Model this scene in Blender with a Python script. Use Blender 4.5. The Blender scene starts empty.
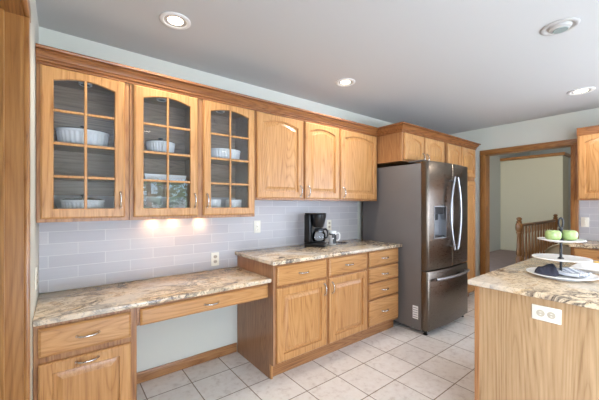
import bpy, bmesh, math, random
from mathutils import Vector, Matrix
random.seed(7)
PI = math.pi
S = bpy.context.scene
COL = S.collection

# ------------------------------------------------------------------ camera
cam_d = bpy.data.cameras.new('camera')
cam_d.sensor_fit = 'HORIZONTAL'
cam_d.sensor_width = 36.0
cam_d.lens = 36.0 * 304.4 / 599.0
cam_d.shift_y = (204.32 - 200.0) / 599.0
cam_d.clip_start = 0.02
cam = bpy.data.objects.new('camera', cam_d)
COL.objects.link(cam)
cam.location = (0, 0, 1.341)
cam.rotation_euler = (PI / 2, 0, -math.radians(38.05))
S.camera = cam

# ------------------------------------------------------------------ world
wd = bpy.data.worlds.new('World')
S.world = wd
wd.use_nodes = True
wn = wd.node_tree
bg = wn.nodes['Background']
sky = wn.nodes.new('ShaderNodeTexSky')
sky.sky_type = 'HOSEK_WILKIE'
sky.sun_direction = (0.3, 0.5, 0.8)
sky.turbidity = 4.0
wn.links.new(sky.outputs[0], bg.inputs[0])
bg.inputs[1].default_value = 26.0

# ------------------------------------------------------------------ the sun and added fill lights, mostly tinted like daylight
def area(name, loc, rot, sx, sy, power, color):
    l = bpy.data.lights.new(name, 'AREA')
    l.shape = 'RECTANGLE'; l.size = sx; l.size_y = sy
    l.energy = power; l.color = color
    o = bpy.data.objects.new(name, l); COL.objects.link(o)
    o.location = loc; o.rotation_euler = rot
    return o
DAY_FILL = (0.84, 1.00, 1.25)
area('fill_west', (-0.150, -1.45, 1.40), (PI/2, 0, -PI/2), 1.5, 1.2, 66, DAY_FILL)  # added fill set in an invented west window, brightens the island side
area('fill_east', (4.975, -1.35, 1.45), (PI/2, 0, PI/2), 1.9, 1.2, 54, DAY_FILL)  # added fill in the made-up window of the east wall
area('fill_south', (3.85, -2.87, 0.80), (math.radians(95), 0, 0), 1.7, 1.4, 88, DAY_FILL)  # added fill before the solid south wall; no patio door is built
area('fill_south_low', (0.95, -2.87, 0.45), (math.radians(95), 0, 0), 1.7, 0.7, 50, (0.80, 1.0, 1.32))  # added low fill for floor and desk wall; no window opening here
sun_l = bpy.data.lights.new('sun', 'SUN'); sun_l.energy = 140.0; sun_l.angle = 0.01
sun = bpy.data.objects.new('sun', sun_l); COL.objects.link(sun); sun.rotation_euler = (math.radians(-40), 0, 0)
area('fill_foyer', (6.0, 0.9, 3.3), (math.radians(68), 0, -PI/2), 1.4, 1.0, 58, (1.0, 0.94, 0.74))  # added lamp aimed at the stair partition, not a real daylight opening

# ------------------------------------------------------------------ exposure
S.view_settings.view_transform = 'Standard'
S.view_settings.look = 'None'
S.view_settings.exposure = 0.40
S.view_settings.gamma = 1.0
S.view_settings.use_curve_mapping = False
S.cycles.use_denoising = True
S.cycles.max_bounces = 10
S.cycles.diffuse_bounces = 6
S.cycles.transparent_max_bounces = 12
S.cycles.caustics_reflective = False
S.cycles.caustics_refractive = False
S.cycles.sample_clamp_indirect = 4.0

# ------------------------------------------------------------------ measured layout (metres)
W = 2.544          # main cabinet wall (y)
XL = -0.112        # west wall (x)
XR = 4.946         # east wall (x)
YR = -2.90         # south wall behind the camera
ZC = 2.4714        # ceiling
DOOR_Y0, DOOR_Y1, DOOR_Z = 0.895, 1.842, 2.066     # doorway in the east wall

# ================================================================== materials
def srgb(r, g, b):
    f = lambda c: (c/255/12.92) if c/255 <= 0.04045 else ((c/255 + 0.055)/1.055)**2.4
    return (f(r), f(g), f(b), 1.0)

class NT:
    def __init__(s, name):
        s.m = bpy.data.materials.new(name); s.m.use_nodes = True
        s.t = s.m.node_tree; s.b = s.t.nodes['Principled BSDF']
        s.out = s.t.nodes['Material Output']
    def n(s, typ, **kw):
        nd = s.t.nodes.new(typ)
        for k, v in kw.items():
            if k.startswith('i_'):
                key = k[2:]
                key = int(key) if key.isdigit() else key.replace('_', ' ')
                nd.inputs[key].default_value = v
            else: setattr(nd, k, v)
        return nd
    def l(s, a, b): s.t.links.new(a, b)
    def set(s, **kw):
        for k, v in kw.items(): s.b.inputs[k.replace('_', ' ')].default_value = v
    def math(s, op, a, b=None, c=None):
        nd = s.n('ShaderNodeMath', operation=op)
        for i, v in enumerate((a, b, c)):
            if v is None: continue
            if isinstance(v, (int, float)): nd.inputs[i].default_value = v
            else: s.l(v, nd.inputs[i])
        return nd.outputs[0]
    def ramp(s, fac, stops, interp='LINEAR'):
        r = s.n('ShaderNodeValToRGB'); cr = r.color_ramp; cr.interpolation = interp
        while len(cr.elements) < len(stops): cr.elements.new(0.5)
        for e, (p, c) in zip(cr.elements, stops): e.position = p; e.color = c
        s.l(fac, r.inputs[0]); return r.outputs[0]
    def mix(s, fac, a, b, mode='MIX'):
        m = s.n('ShaderNodeMix', data_type='RGBA', blend_type=mode)
        for sock, v in ((0, fac), (6, a), (7, b)):
            if isinstance(v, (int, float)): m.inputs[sock].default_value = v
            elif isinstance(v, tuple): m.inputs[sock].default_value = v
            else: s.l(v, m.inputs[sock])
        return m.outputs[2]

def plain(name, col, rough=0.5, metal=0.0, spec=0.5, coat=0.0, var=0.0):
    t = NT(name)
    t.set(Base_Color=col, Roughness=rough, Metallic=metal, Specular_IOR_Level=spec, Coat_Weight=coat)
    if var:
        tc = t.n('ShaderNodeTexCoord'); nz = t.n('ShaderNodeTexNoise', i_Scale=6.0, i_Detail=3.0)
        t.l(tc.outputs['Object'], nz.inputs['Vector'])
        d = tuple(c*(1-var) for c in col[:3]) + (1,)
        t.l(t.ramp(nz.outputs[0], [(0.3, d), (0.7, col)]), t.b.inputs['Base Color'])
    return t.m

def oak(name, axis, light, mid, dark, rough=0.34, scale=1.0, contrast=1.0):
    """Oak with cathedral figure and fine pores, grain running along one axis."""
    t = NT(name)
    tc = t.n('ShaderNodeTexCoord'); oi = t.n('ShaderNodeObjectInfo')
    off = t.n('ShaderNodeVectorMath', operation='SCALE'); off.inputs[3].default_value = 1.0
    cmb = t.n('ShaderNodeCombineXYZ')
    for i, k in enumerate((7.3, 5.1, 9.7)):
        t.l(t.math('MULTIPLY', oi.outputs['Random'], k), cmb.inputs[i])
    add = t.n('ShaderNodeVectorMath', operation='ADD')
    t.l(tc.outputs['Object'], add.inputs[0]); t.l(cmb.outputs[0], add.inputs[1])
    def mapped(sa, sc):
        mp = t.n('ShaderNodeMapping')
        v = [sc*scale]*3; v[axis] = sa*scale
        mp.inputs['Scale'].default_value = v
        t.l(add.outputs[0], mp.inputs['Vector']); return mp.outputs[0]
    n1 = t.n('ShaderNodeTexNoise', i_Scale=1.0, i_Detail=1.0, i_Roughness=0.4)
    t.l(mapped(0.55, 6.5), n1.inputs['Vector'])
    rings = t.math('PINGPONG', t.math('MULTIPLY', n1.outputs[0], 24.0), 0.5)
    rings = t.math('POWER', t.math('MULTIPLY', rings, 2.0), 0.45)
    n2 = t.n('ShaderNodeTexNoise', i_Scale=1.0, i_Detail=4.0, i_Roughness=0.7)
    t.l(mapped(3.2, 105.0), n2.inputs['Vector'])
    n3 = t.n('ShaderNodeTexNoise', i_Scale=1.0, i_Detail=2.0)
    t.l(mapped(0.8, 14.0), n3.inputs['Vector'])
    f = t.math('ADD', t.math('MULTIPLY', rings, 0.24*contrast), t.math('MULTIPLY', n2.outputs[0], 0.80))
    f = t.math('ADD', f, t.math('MULTIPLY', n3.outputs[0], 0.26))
    c = t.ramp(f, [(0.44, dark), (0.66, mid), (0.88, light)])
    c = t.mix(t.math('MULTIPLY', oi.outputs['Random'], 0.22), c, mid)
    t.l(c, t.b.inputs['Base Color'])
    t.set(Roughness=rough, Specular_IOR_Level=0.45, Coat_Weight=0.12, Coat_Roughness=0.25)
    bp = t.n('ShaderNodeBump', i_Strength=0.06, i_Distance=0.002)
    t.l(n2.outputs[0], bp.inputs['Height']); t.l(bp.outputs[0], t.b.inputs['Normal'])
    return t.m

H_L, H_M, H_D = srgb(201, 152, 99), srgb(184, 132, 79), srgb(148, 97, 52)      # honey doors
F_L, F_M, F_D = srgb(180, 132, 86), srgb(156, 107, 66), srgb(118, 76, 44)        # frames
K_L, K_M, K_D = srgb(176, 134, 100), srgb(154, 112, 80), srgb(122, 86, 60)       # end panel, shade mixed into a darker tone
I_L, I_M, I_D = srgb(188, 155, 117), srgb(172, 138, 100), srgb(142, 108, 72)     # island
M = {}
for k, ax in (('x', 0), ('y', 1), ('z', 2)):
    M['oak_'+k] = oak('honey_oak_'+k, ax, H_L, H_M, H_D)
    M['frame_'+k] = oak('frame_oak_'+k, ax, F_L, F_M, F_D)
    M['crown_'+k] = oak('crown_oak_'+k, ax, srgb(162,108,63), srgb(138,86,48), srgb(98,58,30), rough=0.26)
M['panel_z'] = oak('end_panel_shaded_oak', 2, K_L, K_M, K_D, contrast=0.9)
M['island_z'] = oak('island_oak', 2, I_L, I_M, I_D, contrast=0.95, scale=0.8)
M['casing_z'] = oak('casing_oak_z', 2, srgb(178,126,72), srgb(152,102,54), srgb(116,74,38), rough=0.3)
M['casing_y'] = oak('casing_oak_y', 1, srgb(178,126,72), srgb(152,102,54), srgb(116,74,38), rough=0.3)
M['rail_z'] = oak('stair_rail_oak', 2, srgb(142,100,58), srgb(120,80,44), srgb(90,58,32), rough=0.3)
M['inside'] = oak('cabinet_inside_oak', 0, srgb(166,144,122), srgb(146,124,104), srgb(116,96,80), rough=0.5)

def wallpaint(name, col):
    t = NT(name); tc = t.n('ShaderNodeTexCoord')
    nz = t.n('ShaderNodeTexNoise', i_Scale=140.0, i_Detail=2.0)
    t.l(tc.outputs['Object'], nz.inputs['Vector'])
    bp = t.n('ShaderNodeBump', i_Strength=0.04, i_Distance=0.002)
    t.l(nz.outputs[0], bp.inputs['Height']); t.l(bp.outputs[0], t.b.inputs['Normal'])
    t.set(Base_Color=col, Roughness=0.7, Specular_IOR_Level=0.3)
    return t.m
M['wall'] = wallpaint('pale_green_grey_paint', srgb(212, 211, 200))
M['ceil'] = wallpaint('white_ceiling_paint', srgb(190, 189, 187))
M['hallwall'] = wallpaint('hall_beige_paint', srgb(205, 200, 182))
M['hallblue'] = wallpaint('hall_grey_daylight_tint', srgb(190, 196, 200))  # bluish daylight cast mixed into the foyer wall colour

def tile_floor():
    t = NT('cream_ceramic_floor_tile'); tc = t.n('ShaderNodeTexCoord')
    mp = t.n('ShaderNodeMapping'); mp.inputs['Location'].default_value = (-2.0075 + 0.3085*40, -1.382 + 0.306*40, 0)
    t.l(tc.outputs['Object'], mp.inputs['Vector'])
    bk = t.n('ShaderNodeTexBrick', offset=0.0, i_Scale=1.0, i_Mortar_Size=0.004, i_Mortar_Smooth=0.2, i_Bias=0.0,
             i_Brick_Width=0.3085, i_Row_Height=0.306)
    bk.inputs['Color1'].default_value = srgb(238, 234, 230); bk.inputs['Color2'].default_value = srgb(230, 225, 220)
    bk.inputs['Mortar'].default_value = srgb(146, 130, 116)
    t.l(mp.outputs[0], bk.inputs['Vector'])
    n1 = t.n('ShaderNodeTexNoise', i_Scale=22.0, i_Detail=5.0, i_Roughness=0.62); t.l(tc.outputs['Object'], n1.inputs['Vector'])
    n2 = t.n('ShaderNodeTexNoise', i_Scale=7.0, i_Detail=4.0); t.l(tc.outputs['Object'], n2.inputs['Vector'])
    spot = t.ramp(t.math('ADD', t.math('MULTIPLY', n1.outputs[0], 0.7), t.math('MULTIPLY', n2.outputs[0], 0.3)),
                  [(0.36, srgb(220, 213, 208)), (0.47, srgb(244, 241, 238)), (0.7, (1, 1, 1, 1))])
    c = t.mix(0.85, bk.outputs['Color'], spot, 'MULTIPLY')
    t.l(c, t.b.inputs['Base Color'])
    t.l(t.math('ADD', t.math('MULTIPLY', bk.outputs['Fac'], 0.5), 0.3), t.b.inputs['Roughness'])
    bp = t.n('ShaderNodeBump', i_Strength=0.35, i_Distance=0.002, invert=True)
    t.l(bk.outputs['Fac'], bp.inputs['Height']); t.l(bp.outputs[0], t.b.inputs['Normal'])
    t.set(Specular_IOR_Level=0.4)
    return t.m
M['tile'] = tile_floor()

def splash(name, x0, z0, flip=False):
    t = NT(name); tc = t.n('ShaderNodeTexCoord')
    sp = t.n('ShaderNodeSeparateXYZ'); t.l(tc.outputs['Object'], sp.inputs[0])
    cb = t.n('ShaderNodeCombineXYZ')
    t.l(t.math('ADD', sp.outputs[1 if flip else 0], 0.311*20 - x0), cb.inputs[0])
    t.l(t.math('ADD', sp.outputs[2], 0.0775*20 - z0), cb.inputs[1])
    bk = t.n('ShaderNodeTexBrick', offset=0.5, i_Scale=1.0, i_Mortar_Size=0.0022, i_Mortar_Smooth=0.1, i_Bias=0.0,
             i_Brick_Width=0.311, i_Row_Height=0.0775)
    bk.inputs['Color1'].default_value = srgb(200, 197, 198); bk.inputs['Color2'].default_value = srgb(189, 186, 189)
    bk.inputs['Mortar'].default_value = srgb(216, 214, 212)
    t.l(cb.outputs[0], bk.inputs['Vector'])
    mp = t.n('ShaderNodeMapping'); mp.inputs['Scale'].default_value = (3, 60, 1); t.l(cb.outputs[0], mp.inputs['Vector'])
    nz = t.n('ShaderNodeTexNoise', i_Scale=1.0, i_Detail=3.0); t.l(mp.outputs[0], nz.inputs['Vector'])
    c = t.mix(0.10, bk.outputs['Color'], t.ramp(nz.outputs[0], [(0.3, (0.55, 0.55, 0.55, 1)), (0.7, (1, 1, 1, 1))]), 'MULTIPLY')
    t.l(c, t.b.inputs['Base Color'])
    t.l(t.math('ADD', t.math('MULTIPLY', bk.outputs['Fac'], 0.4), 0.30), t.b.inputs['Roughness'])
    t.set(Specular_IOR_Level=0.18)
    bp = t.n('ShaderNodeBump', i_Strength=0.3, i_Distance=0.0015, invert=True)
    t.l(bk.outputs['Fac'], bp.inputs['Height']); t.l(bp.outputs[0], t.b.inputs['Normal'])
    return t.m
M['splash'] = splash('grey_glass_subway_tile', 0.245, 0.8535)
M['splash_e'] = splash('grey_glass_subway_tile_east', 0.10, 0.914, True)

def granite():
    t = NT('cream_brown_granite'); tc = t.n('ShaderNodeTexCoord')
    warp = t.n('ShaderNodeTexNoise', i_Scale=3.0, i_Detail=3.0); t.l(tc.outputs['Object'], warp.inputs['Vector'])
    wv = t.n('ShaderNodeVectorMath', operation='SCALE'); wv.inputs[3].default_value = 0.35
    t.l(warp.outputs['Color'], wv.inputs[0])
    ad = t.n('ShaderNodeVectorMath', operation='ADD'); t.l(tc.outputs['Object'], ad.inputs[0]); t.l(wv.outputs[0], ad.inputs[1])
    rot = t.n('ShaderNodeMapping'); rot.inputs['Rotation'].default_value = (0, 0, 0.5); rot.inputs['Scale'].default_value = (5.0, 11.0, 8.0)
    t.l(ad.outputs[0], rot.inputs['Vector'])
    n1 = t.n('ShaderNodeTexNoise', i_Scale=1.0, i_Detail=6.0, i_Roughness=0.62); t.l(rot.outputs[0], n1.inputs['Vector'])
    n2 = t.n('ShaderNodeTexNoise', i_Scale=60.0, i_Detail=4.0, i_Roughness=0.7); t.l(tc.outputs['Object'], n2.inputs['Vector'])
    n3 = t.n('ShaderNodeTexNoise', i_Scale=2.4, i_Detail=2.0); t.l(tc.outputs['Object'], n3.inputs['Vector'])
    base = t.ramp(n1.outputs[0], [(0.27, srgb(118, 108, 102)), (0.355, srgb(172, 156, 140)), (0.42, srgb(226, 207, 178)),
                                  (0.54, srgb(238, 222, 196)), (0.62, srgb(222, 196, 160)), (0.74, srgb(172, 150, 128))])
    n4 = t.n('ShaderNodeTexNoise', i_Scale=0.75, i_Detail=7.0, i_Roughness=0.68, i_Distortion=1.2); t.l(rot.outputs[0], n4.inputs['Vector'])
    ridge = t.math('ABSOLUTE', t.math('SUBTRACT', n4.outputs[0], 0.5))
    vein = t.ramp(ridge, [(0.0, (1, 1, 1, 1)), (0.018, (0.75, 0.75, 0.75, 1)), (0.055, (0, 0, 0, 1))])
    patch = t.ramp(n3.outputs[0], [(0.40, (0.15, 0.15, 0.15, 1)), (0.60, (1, 1, 1, 1))])
    base = t.mix(t.math('MULTIPLY', t.math('MULTIPLY', vein, patch), 0.95), base, srgb(88, 80, 80))
    speck = t.ramp(n2.outputs[0], [(0.33, srgb(88, 84, 88)), (0.40, srgb(206, 202, 202)), (0.48, (1, 1, 1, 1))])
    c = t.mix(0.8, base, speck, 'MULTIPLY')
    pale = t.ramp(warp.outputs[0], [(0.50, (0, 0, 0, 1)), (0.62, (1, 1, 1, 1))])
    c = t.mix(t.math('MULTIPLY', pale, 0.55), c, srgb(228, 224, 218))
    c = t.mix(1.0, c, srgb(246, 240, 232), 'MULTIPLY')
    t.l(c, t.b.inputs['Base Color'])
    t.set(Roughness=0.16, Specular_IOR_Level=0.5)
    return t.m
M['granite'] = granite()

def brushed(name, col, rough, axis=2):
    t = NT(name); tc = t.n('ShaderNodeTexCoord'); mp = t.n('ShaderNodeMapping')
    v = [260.0]*3; v[axis] = 3.0; mp.inputs['Scale'].default_value = v
    t.l(tc.outputs['Object'], mp.inputs['Vector'])
    nz = t.n('ShaderNodeTexNoise', i_Scale=1.0, i_Detail=2.0); t.l(mp.outputs[0], nz.inputs['Vector'])
    t.l(t.math('ADD', t.math('MULTIPLY', nz.outputs[0], 0.05), rough-0.025), t.b.inputs['Roughness'])
    t.set(Base_Color=col, Metallic=1.0)
    return t.m
M['slate'] = brushed('brushed_slate_steel', srgb(112, 102, 92), 0.28, 0)  # warm tint stands in for brown wood reflected in the doors
M['steel'] = brushed('bright_steel', srgb(160, 160, 162), 0.38, 2)
M['chrome'] = plain('polished_nickel', srgb(205, 202, 198), 0.18, 1.0)
M['fridge_side'] = plain('dark_grey_enamel', srgb(112, 106, 103), 0.42, 0, 0.4, var=0.05)
M['black'] = plain('black_plastic', srgb(24, 24, 26), 0.28)
M['blackm'] = plain('matte_black_iron', srgb(30, 30, 32), 0.45)
M['gap'] = plain('dark_gap', srgb(30, 26, 24), 0.7)
M['white'] = plain('white_ceramic', srgb(244, 243, 240), 0.2, coat=0.2)
M['ivory'] = plain('ivory_plastic', srgb(236, 230, 214), 0.35)
M['socketface'] = plain('ivory_socket_face', srgb(188, 176, 156), 0.4)
M['slot'] = plain('outlet_slot', srgb(70, 64, 58), 0.6)
M['whitepaint'] = plain('white_metal_paint', srgb(226, 224, 220), 0.4)
M['greyring'] = plain('grey_lamp_trim', srgb(176, 172, 168), 0.45)
M['lens'] = plain('grey_lamp_lens', srgb(146, 156, 152), 0.2)
M['apple'] = plain('green_apple_skin', srgb(166, 186, 118), 0.35, coat=0.2, var=0.12)
M['stem'] = plain('apple_stem', srgb(92, 70, 44), 0.7)
M['navy'] = plain('navy_terry_cloth', srgb(62, 62, 72), 0.95, 0, 0.1, var=0.25)
M['yellow'] = plain('yellow_food', srgb(232, 186, 76), 0.5, var=0.15)
M['blueplate'] = plain('pale_blue_glaze', srgb(206, 214, 214), 0.2)
M['brownjar'] = plain('brown_pottery', srgb(92, 72, 50), 0.4, var=0.2)
M['upholstery'] = plain('beige_upholstery', srgb(196, 180, 152), 0.9, 0, 0.2, var=0.06)
M['carpet'] = plain('mauve_grey_carpet', srgb(150, 134, 132), 0.98, 0, 0.1, var=0.12)
M['bark'] = plain('tree_bark', srgb(84, 66, 52), 0.9, var=0.3)
M['leaf'] = plain('tree_leaf', srgb(136, 152, 128), 0.7, var=0.3)
M['lawn'] = plain('lawn_grass', srgb(104, 128, 80), 0.9, var=0.3)
M['rubber'] = plain('black_rubber', srgb(20, 20, 20), 0.8)
M['label'] = plain('paper_label', srgb(226, 226, 226), 0.6)
M['labelink'] = plain('label_ink', srgb(120, 122, 126), 0.6)
M['coffee'] = plain('carafe_metal_band', srgb(150, 150, 152), 0.25, 1.0)
M['display'] = plain('control_panel_grey', srgb(170, 168, 160), 0.35)

def emit(name, col, s):
    t = NT(name); t.set(Base_Color=col, Emission_Color=col, Emission_Strength=s); return t.m
M['lampglow'] = emit('lit_lamp_lens', (1.0, 0.86, 0.66, 1), 9.0)
M['puckglow'] = emit('lit_puck_lens', (1.0, 0.82, 0.58, 1), 6.0)

def glass(name, tint=(0.97, 0.98, 0.98, 1), ior=1.5, boost=1.0):
    """Thin clear sheet: passes light straight through and mirrors by Fresnel."""
    t = NT(name); t.t.nodes.remove(t.b)
    tr = t.n('ShaderNodeBsdfTransparent'); tr.inputs[0].default_value = tint
    gl = t.n('ShaderNodeBsdfGlossy'); gl.inputs['Roughness'].default_value = 0.02
    fr = t.n('ShaderNodeFresnel', i_IOR=ior)
    mx = t.n('ShaderNodeMixShader')
    t.l(t.math('MULTIPLY', fr.outputs[0], boost), mx.inputs[0]); t.l(tr.outputs[0], mx.inputs[1]); t.l(gl.outputs[0], mx.inputs[2])
    t.l(mx.outputs[0], t.out.inputs[0]); return t.m
M['glass'] = glass('cabinet_glass', (0.99, 0.995, 1.0, 1), 1.5, 1.0)
M['winglass'] = glass('window_glass', (0.98, 0.99, 0.99, 1), 1.45, 1.0)
M['carafe'] = glass('carafe_glass', (0.80, 0.82, 0.84, 1), 1.5, 1.4)
M['lidglass'] = glass('casserole_lid_glass', (0.80, 0.84, 0.84, 1), 1.5, 1.3)

def stripes(name):
    t = NT(name); tc = t.n('ShaderNodeTexCoord'); sp = t.n('ShaderNodeSeparateXYZ'); t.l(tc.outputs['Object'], sp.inputs[0])
    s1 = t.math('SINE', t.math('MULTIPLY', sp.outputs[0], 2*PI/0.034))
    s2 = t.math('SINE', t.math('MULTIPLY', sp.outputs[0], 2*PI/0.009))
    f = t.math('MULTIPLY', t.math('GREATER_THAN', s1, 0.1), t.math('GREATER_THAN', s2, -0.2))
    t.l(t.mix(f, srgb(214, 216, 220), srgb(92, 100, 124)), t.b.inputs['Base Color'])
    t.set(Roughness=0.95, Specular_IOR_Level=0.1); return t.m
M['striped'] = stripes('striped_tea_cloth')

# ================================================================== mesh helpers
def box(bm, x0, x1, y0, y1, z0, z1, bev=0.0, seg=1):
    if x0 > x1: x0, x1 = x1, x0
    if y0 > y1: y0, y1 = y1, y0
    if z0 > z1: z0, z1 = z1, z0
    mtx = Matrix.Translation(((x0+x1)/2, (y0+y1)/2, (z0+z1)/2)) @ Matrix.Diagonal((x1-x0, y1-y0, z1-z0, 1))
    r = bmesh.ops.create_cube(bm, size=1.0, matrix=mtx)
    if bev > 0:
        es = list({e for v in r['verts'] for e in v.link_edges})
        bmesh.ops.bevel(bm, geom=es, offset=bev, segments=seg, profile=0.5, affect='EDGES', clamp_overlap=True)
    return bm

def tube(bm, pts, r, seg=8, cap=True, closed=False, sx=1.0):
    """Round bar along a path; r may be one radius or one per point."""
    pts = [Vector(p) for p in pts]; n = len(pts); rings = []
    rs = r if isinstance(r, (list, tuple)) else [r]*n
    prev = None
    for i, p in enumerate(pts):
        if closed: d = pts[(i+1) % n] - pts[i-1]
        else: d = pts[min(i+1, n-1)] - pts[max(i-1, 0)]
        d.normalize()
        if prev is None:
            up = Vector((0, 0, 1)) if abs(d.z) < 0.9 else Vector((1, 0, 0))
            a = d.cross(up).normalized()
        else:
            a = (prev - d*prev.dot(d)).normalized()
        b = d.cross(a); prev = a
        rings.append([bm.verts.new(p + (a*math.cos(2*PI*k/seg)*sx + b*math.sin(2*PI*k/seg))*rs[i]) for k in range(seg)])
    m = n if closed else n-1
    for i in range(m):
        A, B_ = rings[i], rings[(i+1) % n]
        for k in range(seg):
            bm.faces.new((A[k], A[(k+1) % seg], B_[(k+1) % seg], B_[k]))
    if cap and not closed:
        bm.faces.new(rings[0][::-1]); bm.faces.new(rings[-1])
    return bm

def lathe(bm, prof, seg=32, c=(0, 0, 0), sx=1.0, sy=1.0, ripple=0.0, nr=0, cap=True):
    """Spin (radius, z) profile about the vertical through c; optional ribbing on every ring flagged by a third value."""
    rings = []
    for q in prof:
        r, z = q[0], q[1]; fl = q[2] if len(q) > 2 else 0
        ring = []
        for k in range(seg):
            a = 2*PI*k/seg
            rr = r*(1 + (ripple*math.cos(nr*a) if fl else 0))
            ring.append(bm.verts.new((c[0]+rr*math.cos(a)*sx, c[1]+rr*math.sin(a)*sy, c[2]+z)))
        rings.append(ring)
    for A, B_ in zip(rings, rings[1:]):
        for k in range(seg):
            bm.faces.new((A[k], A[(k+1) % seg], B_[(k+1) % seg], B_[k]))
    if cap:
        bm.faces.new(rings[0][::-1]); bm.faces.new(rings[-1])
    return bm

def sweep(bm, prof, path, side=1):
    """Sweep an (out, z) profile along a level path with mitred corners; 'out' is to the right of travel (times side)."""
    P = [Vector((p[0], p[1])) for p in path]; n = len(P); rings = []
    for i in range(n):
        d0 = (P[i]-P[i-1]).normalized() if i > 0 else None
        d1 = (P[i+1]-P[i]).normalized() if i < n-1 else None
        nr = lambda d: Vector((d.y, -d.x))*side
        if d0 is None: m = nr(d1)
        elif d1 is None: m = nr(d0)
        else:
            m = nr(d0)+nr(d1); m = m/ m.dot(nr(d0))
        rings.append([bm.verts.new((P[i].x+m.x*o, P[i].y+m.y*o, z)) for o, z in prof])
    k = len(prof)
    for A, B_ in zip(rings, rings[1:]):
        for j in range(k):
            bm.faces.new((A[j], A[(j+1) % k], B_[(j+1) % k], B_[j]))
    bm.faces.new(rings[0][::-1]); bm.faces.new(rings[-1])
    return bm

def loops_mesh(bm, loops, close=False, fill_first=False, fill_last=False):
    R = [[bm.verts.new(p) for p in lp] for lp in loops]
    n = len(R[0])
    prs = list(zip(R, R[1:])) + ([(R[-1], R[0])] if close else [])
    for A, B_ in prs:
        for k in range(n):
            try: bm.faces.new((A[k], A[(k+1) % n], B_[(k+1) % n], B_[k]))
            except ValueError: pass
    if fill_first: bm.faces.new(R[0][::-1])
    if fill_last: bm.faces.new(R[-1])
    return bm

def obj(name, bm, mat, parent=None, smooth=35, loc=None):
    bmesh.ops.recalc_face_normals(bm, faces=bm.faces)
    me = bpy.data.meshes.new(name); bm.to_mesh(me); bm.free()
    for p in me.polygons: p.use_smooth = True
    me.set_sharp_from_angle(angle=math.radians(smooth))
    mats = mat if isinstance(mat, (list, tuple)) else [mat]
    for m_ in mats: me.materials.append(m_)
    o = bpy.data.objects.new(name, me); COL.objects.link(o)
    if parent is not None: o.parent = parent
    if loc is not None: o.location = loc
    return o

def tag(o, label, cat, group=None):
    o['label'] = label; o['category'] = cat
    if group: o['group'] = group
    return o

def thing(name, label, cat, loc=(0, 0, 0), rz=0.0, group=None):
    o = bpy.data.objects.new(name, None); COL.objects.link(o)
    o.empty_display_size = 0.05; o.location = loc; o.rotation_euler = (0, 0, rz)
    return tag(o, label, cat, group)

def struct(name, bm, mat, parent=None, smooth=35):
    o = obj(name, bm, mat, parent, smooth)
    if parent is None: o['kind'] = 'structure'
    return o

def bx(*a, **k): return box(bmesh.new(), *a, **k)

def copy_tree(o, parent=None):
    c = o.copy(); COL.objects.link(c)
    if parent is not None: c.parent = parent
    for ch in list(o.children): copy_tree(ch, c)
    return c

# ================================================================== the room
struct('floor', bx(-1.6, XR+0.14, YR-0.1, W+0.1, -0.08, 0.0), M['tile'])
struct('ceiling', bx(-1.6, XR+0.14, YR-0.1, W+0.1, ZC, ZC+0.1), M['ceil'])
struct('wall_north', bx(-1.6, XR+0.14, W, W+0.12, -0.08, ZC), M['wall'])

bm = bmesh.new()                                             # west wall with a cased opening and an added window
for y0, y1, z0, z1 in ((1.545, W, 0, ZC), (0.60, 1.545, 2.08, ZC), (-0.60, 0.60, 0, ZC), (-2.30, -0.60, 0, 0.72),
                       (-2.30, -0.60, 2.08, ZC), (YR, -2.30, 0, ZC)):
    box(bm, XL-0.12, XL, y0, y1, z0, z1)
struct('wall_west', bm, M['wall'])
bm = bmesh.new()                                             # east wall: doorway and an added window
for y0, y1, z0, z1 in ((DOOR_Y1+0.02, W, 0, ZC), (DOOR_Y0-0.02, DOOR_Y1+0.02, DOOR_Z+0.02, ZC), (-0.35, DOOR_Y0-0.02, 0, ZC),
                       (-2.35, -0.35, 0, 0.78), (-2.35, -0.35, 2.12, ZC), (YR, -2.35, 0, ZC)):
    box(bm, XR, XR+0.12, y0, y1, z0, z1)
struct('wall_east', bm, M['wall'])
bm = bmesh.new()                                             # south wall with the window mirrored in the cabinet glass
for x0, x1, z0, z1 in ((-1.6, 1.28, 0, ZC), (1.28, 2.42, 0, 0.82), (1.28, 2.42, 1.98, ZC), (2.42, XR+0.14, 0, ZC)):
    box(bm, x0, x1, YR-0.1, YR, z0, z1)
struct('wall_south', bm, M['wall'])
struct('wall_side_hall', bx(-1.6, -1.5, YR, W, 0, ZC), M['hallwall'])

def window(name, p, w, h, rz):
    r = bpy.data.objects.new(name, None); COL.objects.link(r); r['kind'] = 'structure'
    r.location = p; r.rotation_euler = (0, 0, rz)
    bm = bmesh.new()
    for a in ((-w/2, -w/2+0.05, 0, h), (w/2-0.05, w/2, 0, h), (-0.02, 0.02, 0.05, h-0.05)): box(bm, a[0], a[1], -0.03, 0.03, a[2], a[3])
    for a in ((0, 0.05), (h-0.05, h)): box(bm, -w/2+0.05, w/2-0.05, -0.03, 0.03, a[0], a[1])
    obj('window_frame', bm, M['frame_z'], r)
    obj('window_pane', bx(-w/2+0.05, w/2-0.05, -0.003, 0.003, 0.05, h-0.05), M['winglass'], r)
window('window_1', (1.85, YR-0.06, 0.82), 1.14, 1.16, 0)
window('window_2', (XR+0.07, -1.35, 0.78), 2.0, 1.34, PI/2)  # unseen window, added to bring in fill light from the east
window('window_3', (XL-0.07, -1.45, 0.72), 1.7, 1.36, PI/2)  # invented window behind the viewpoint, there for the west fill

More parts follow.
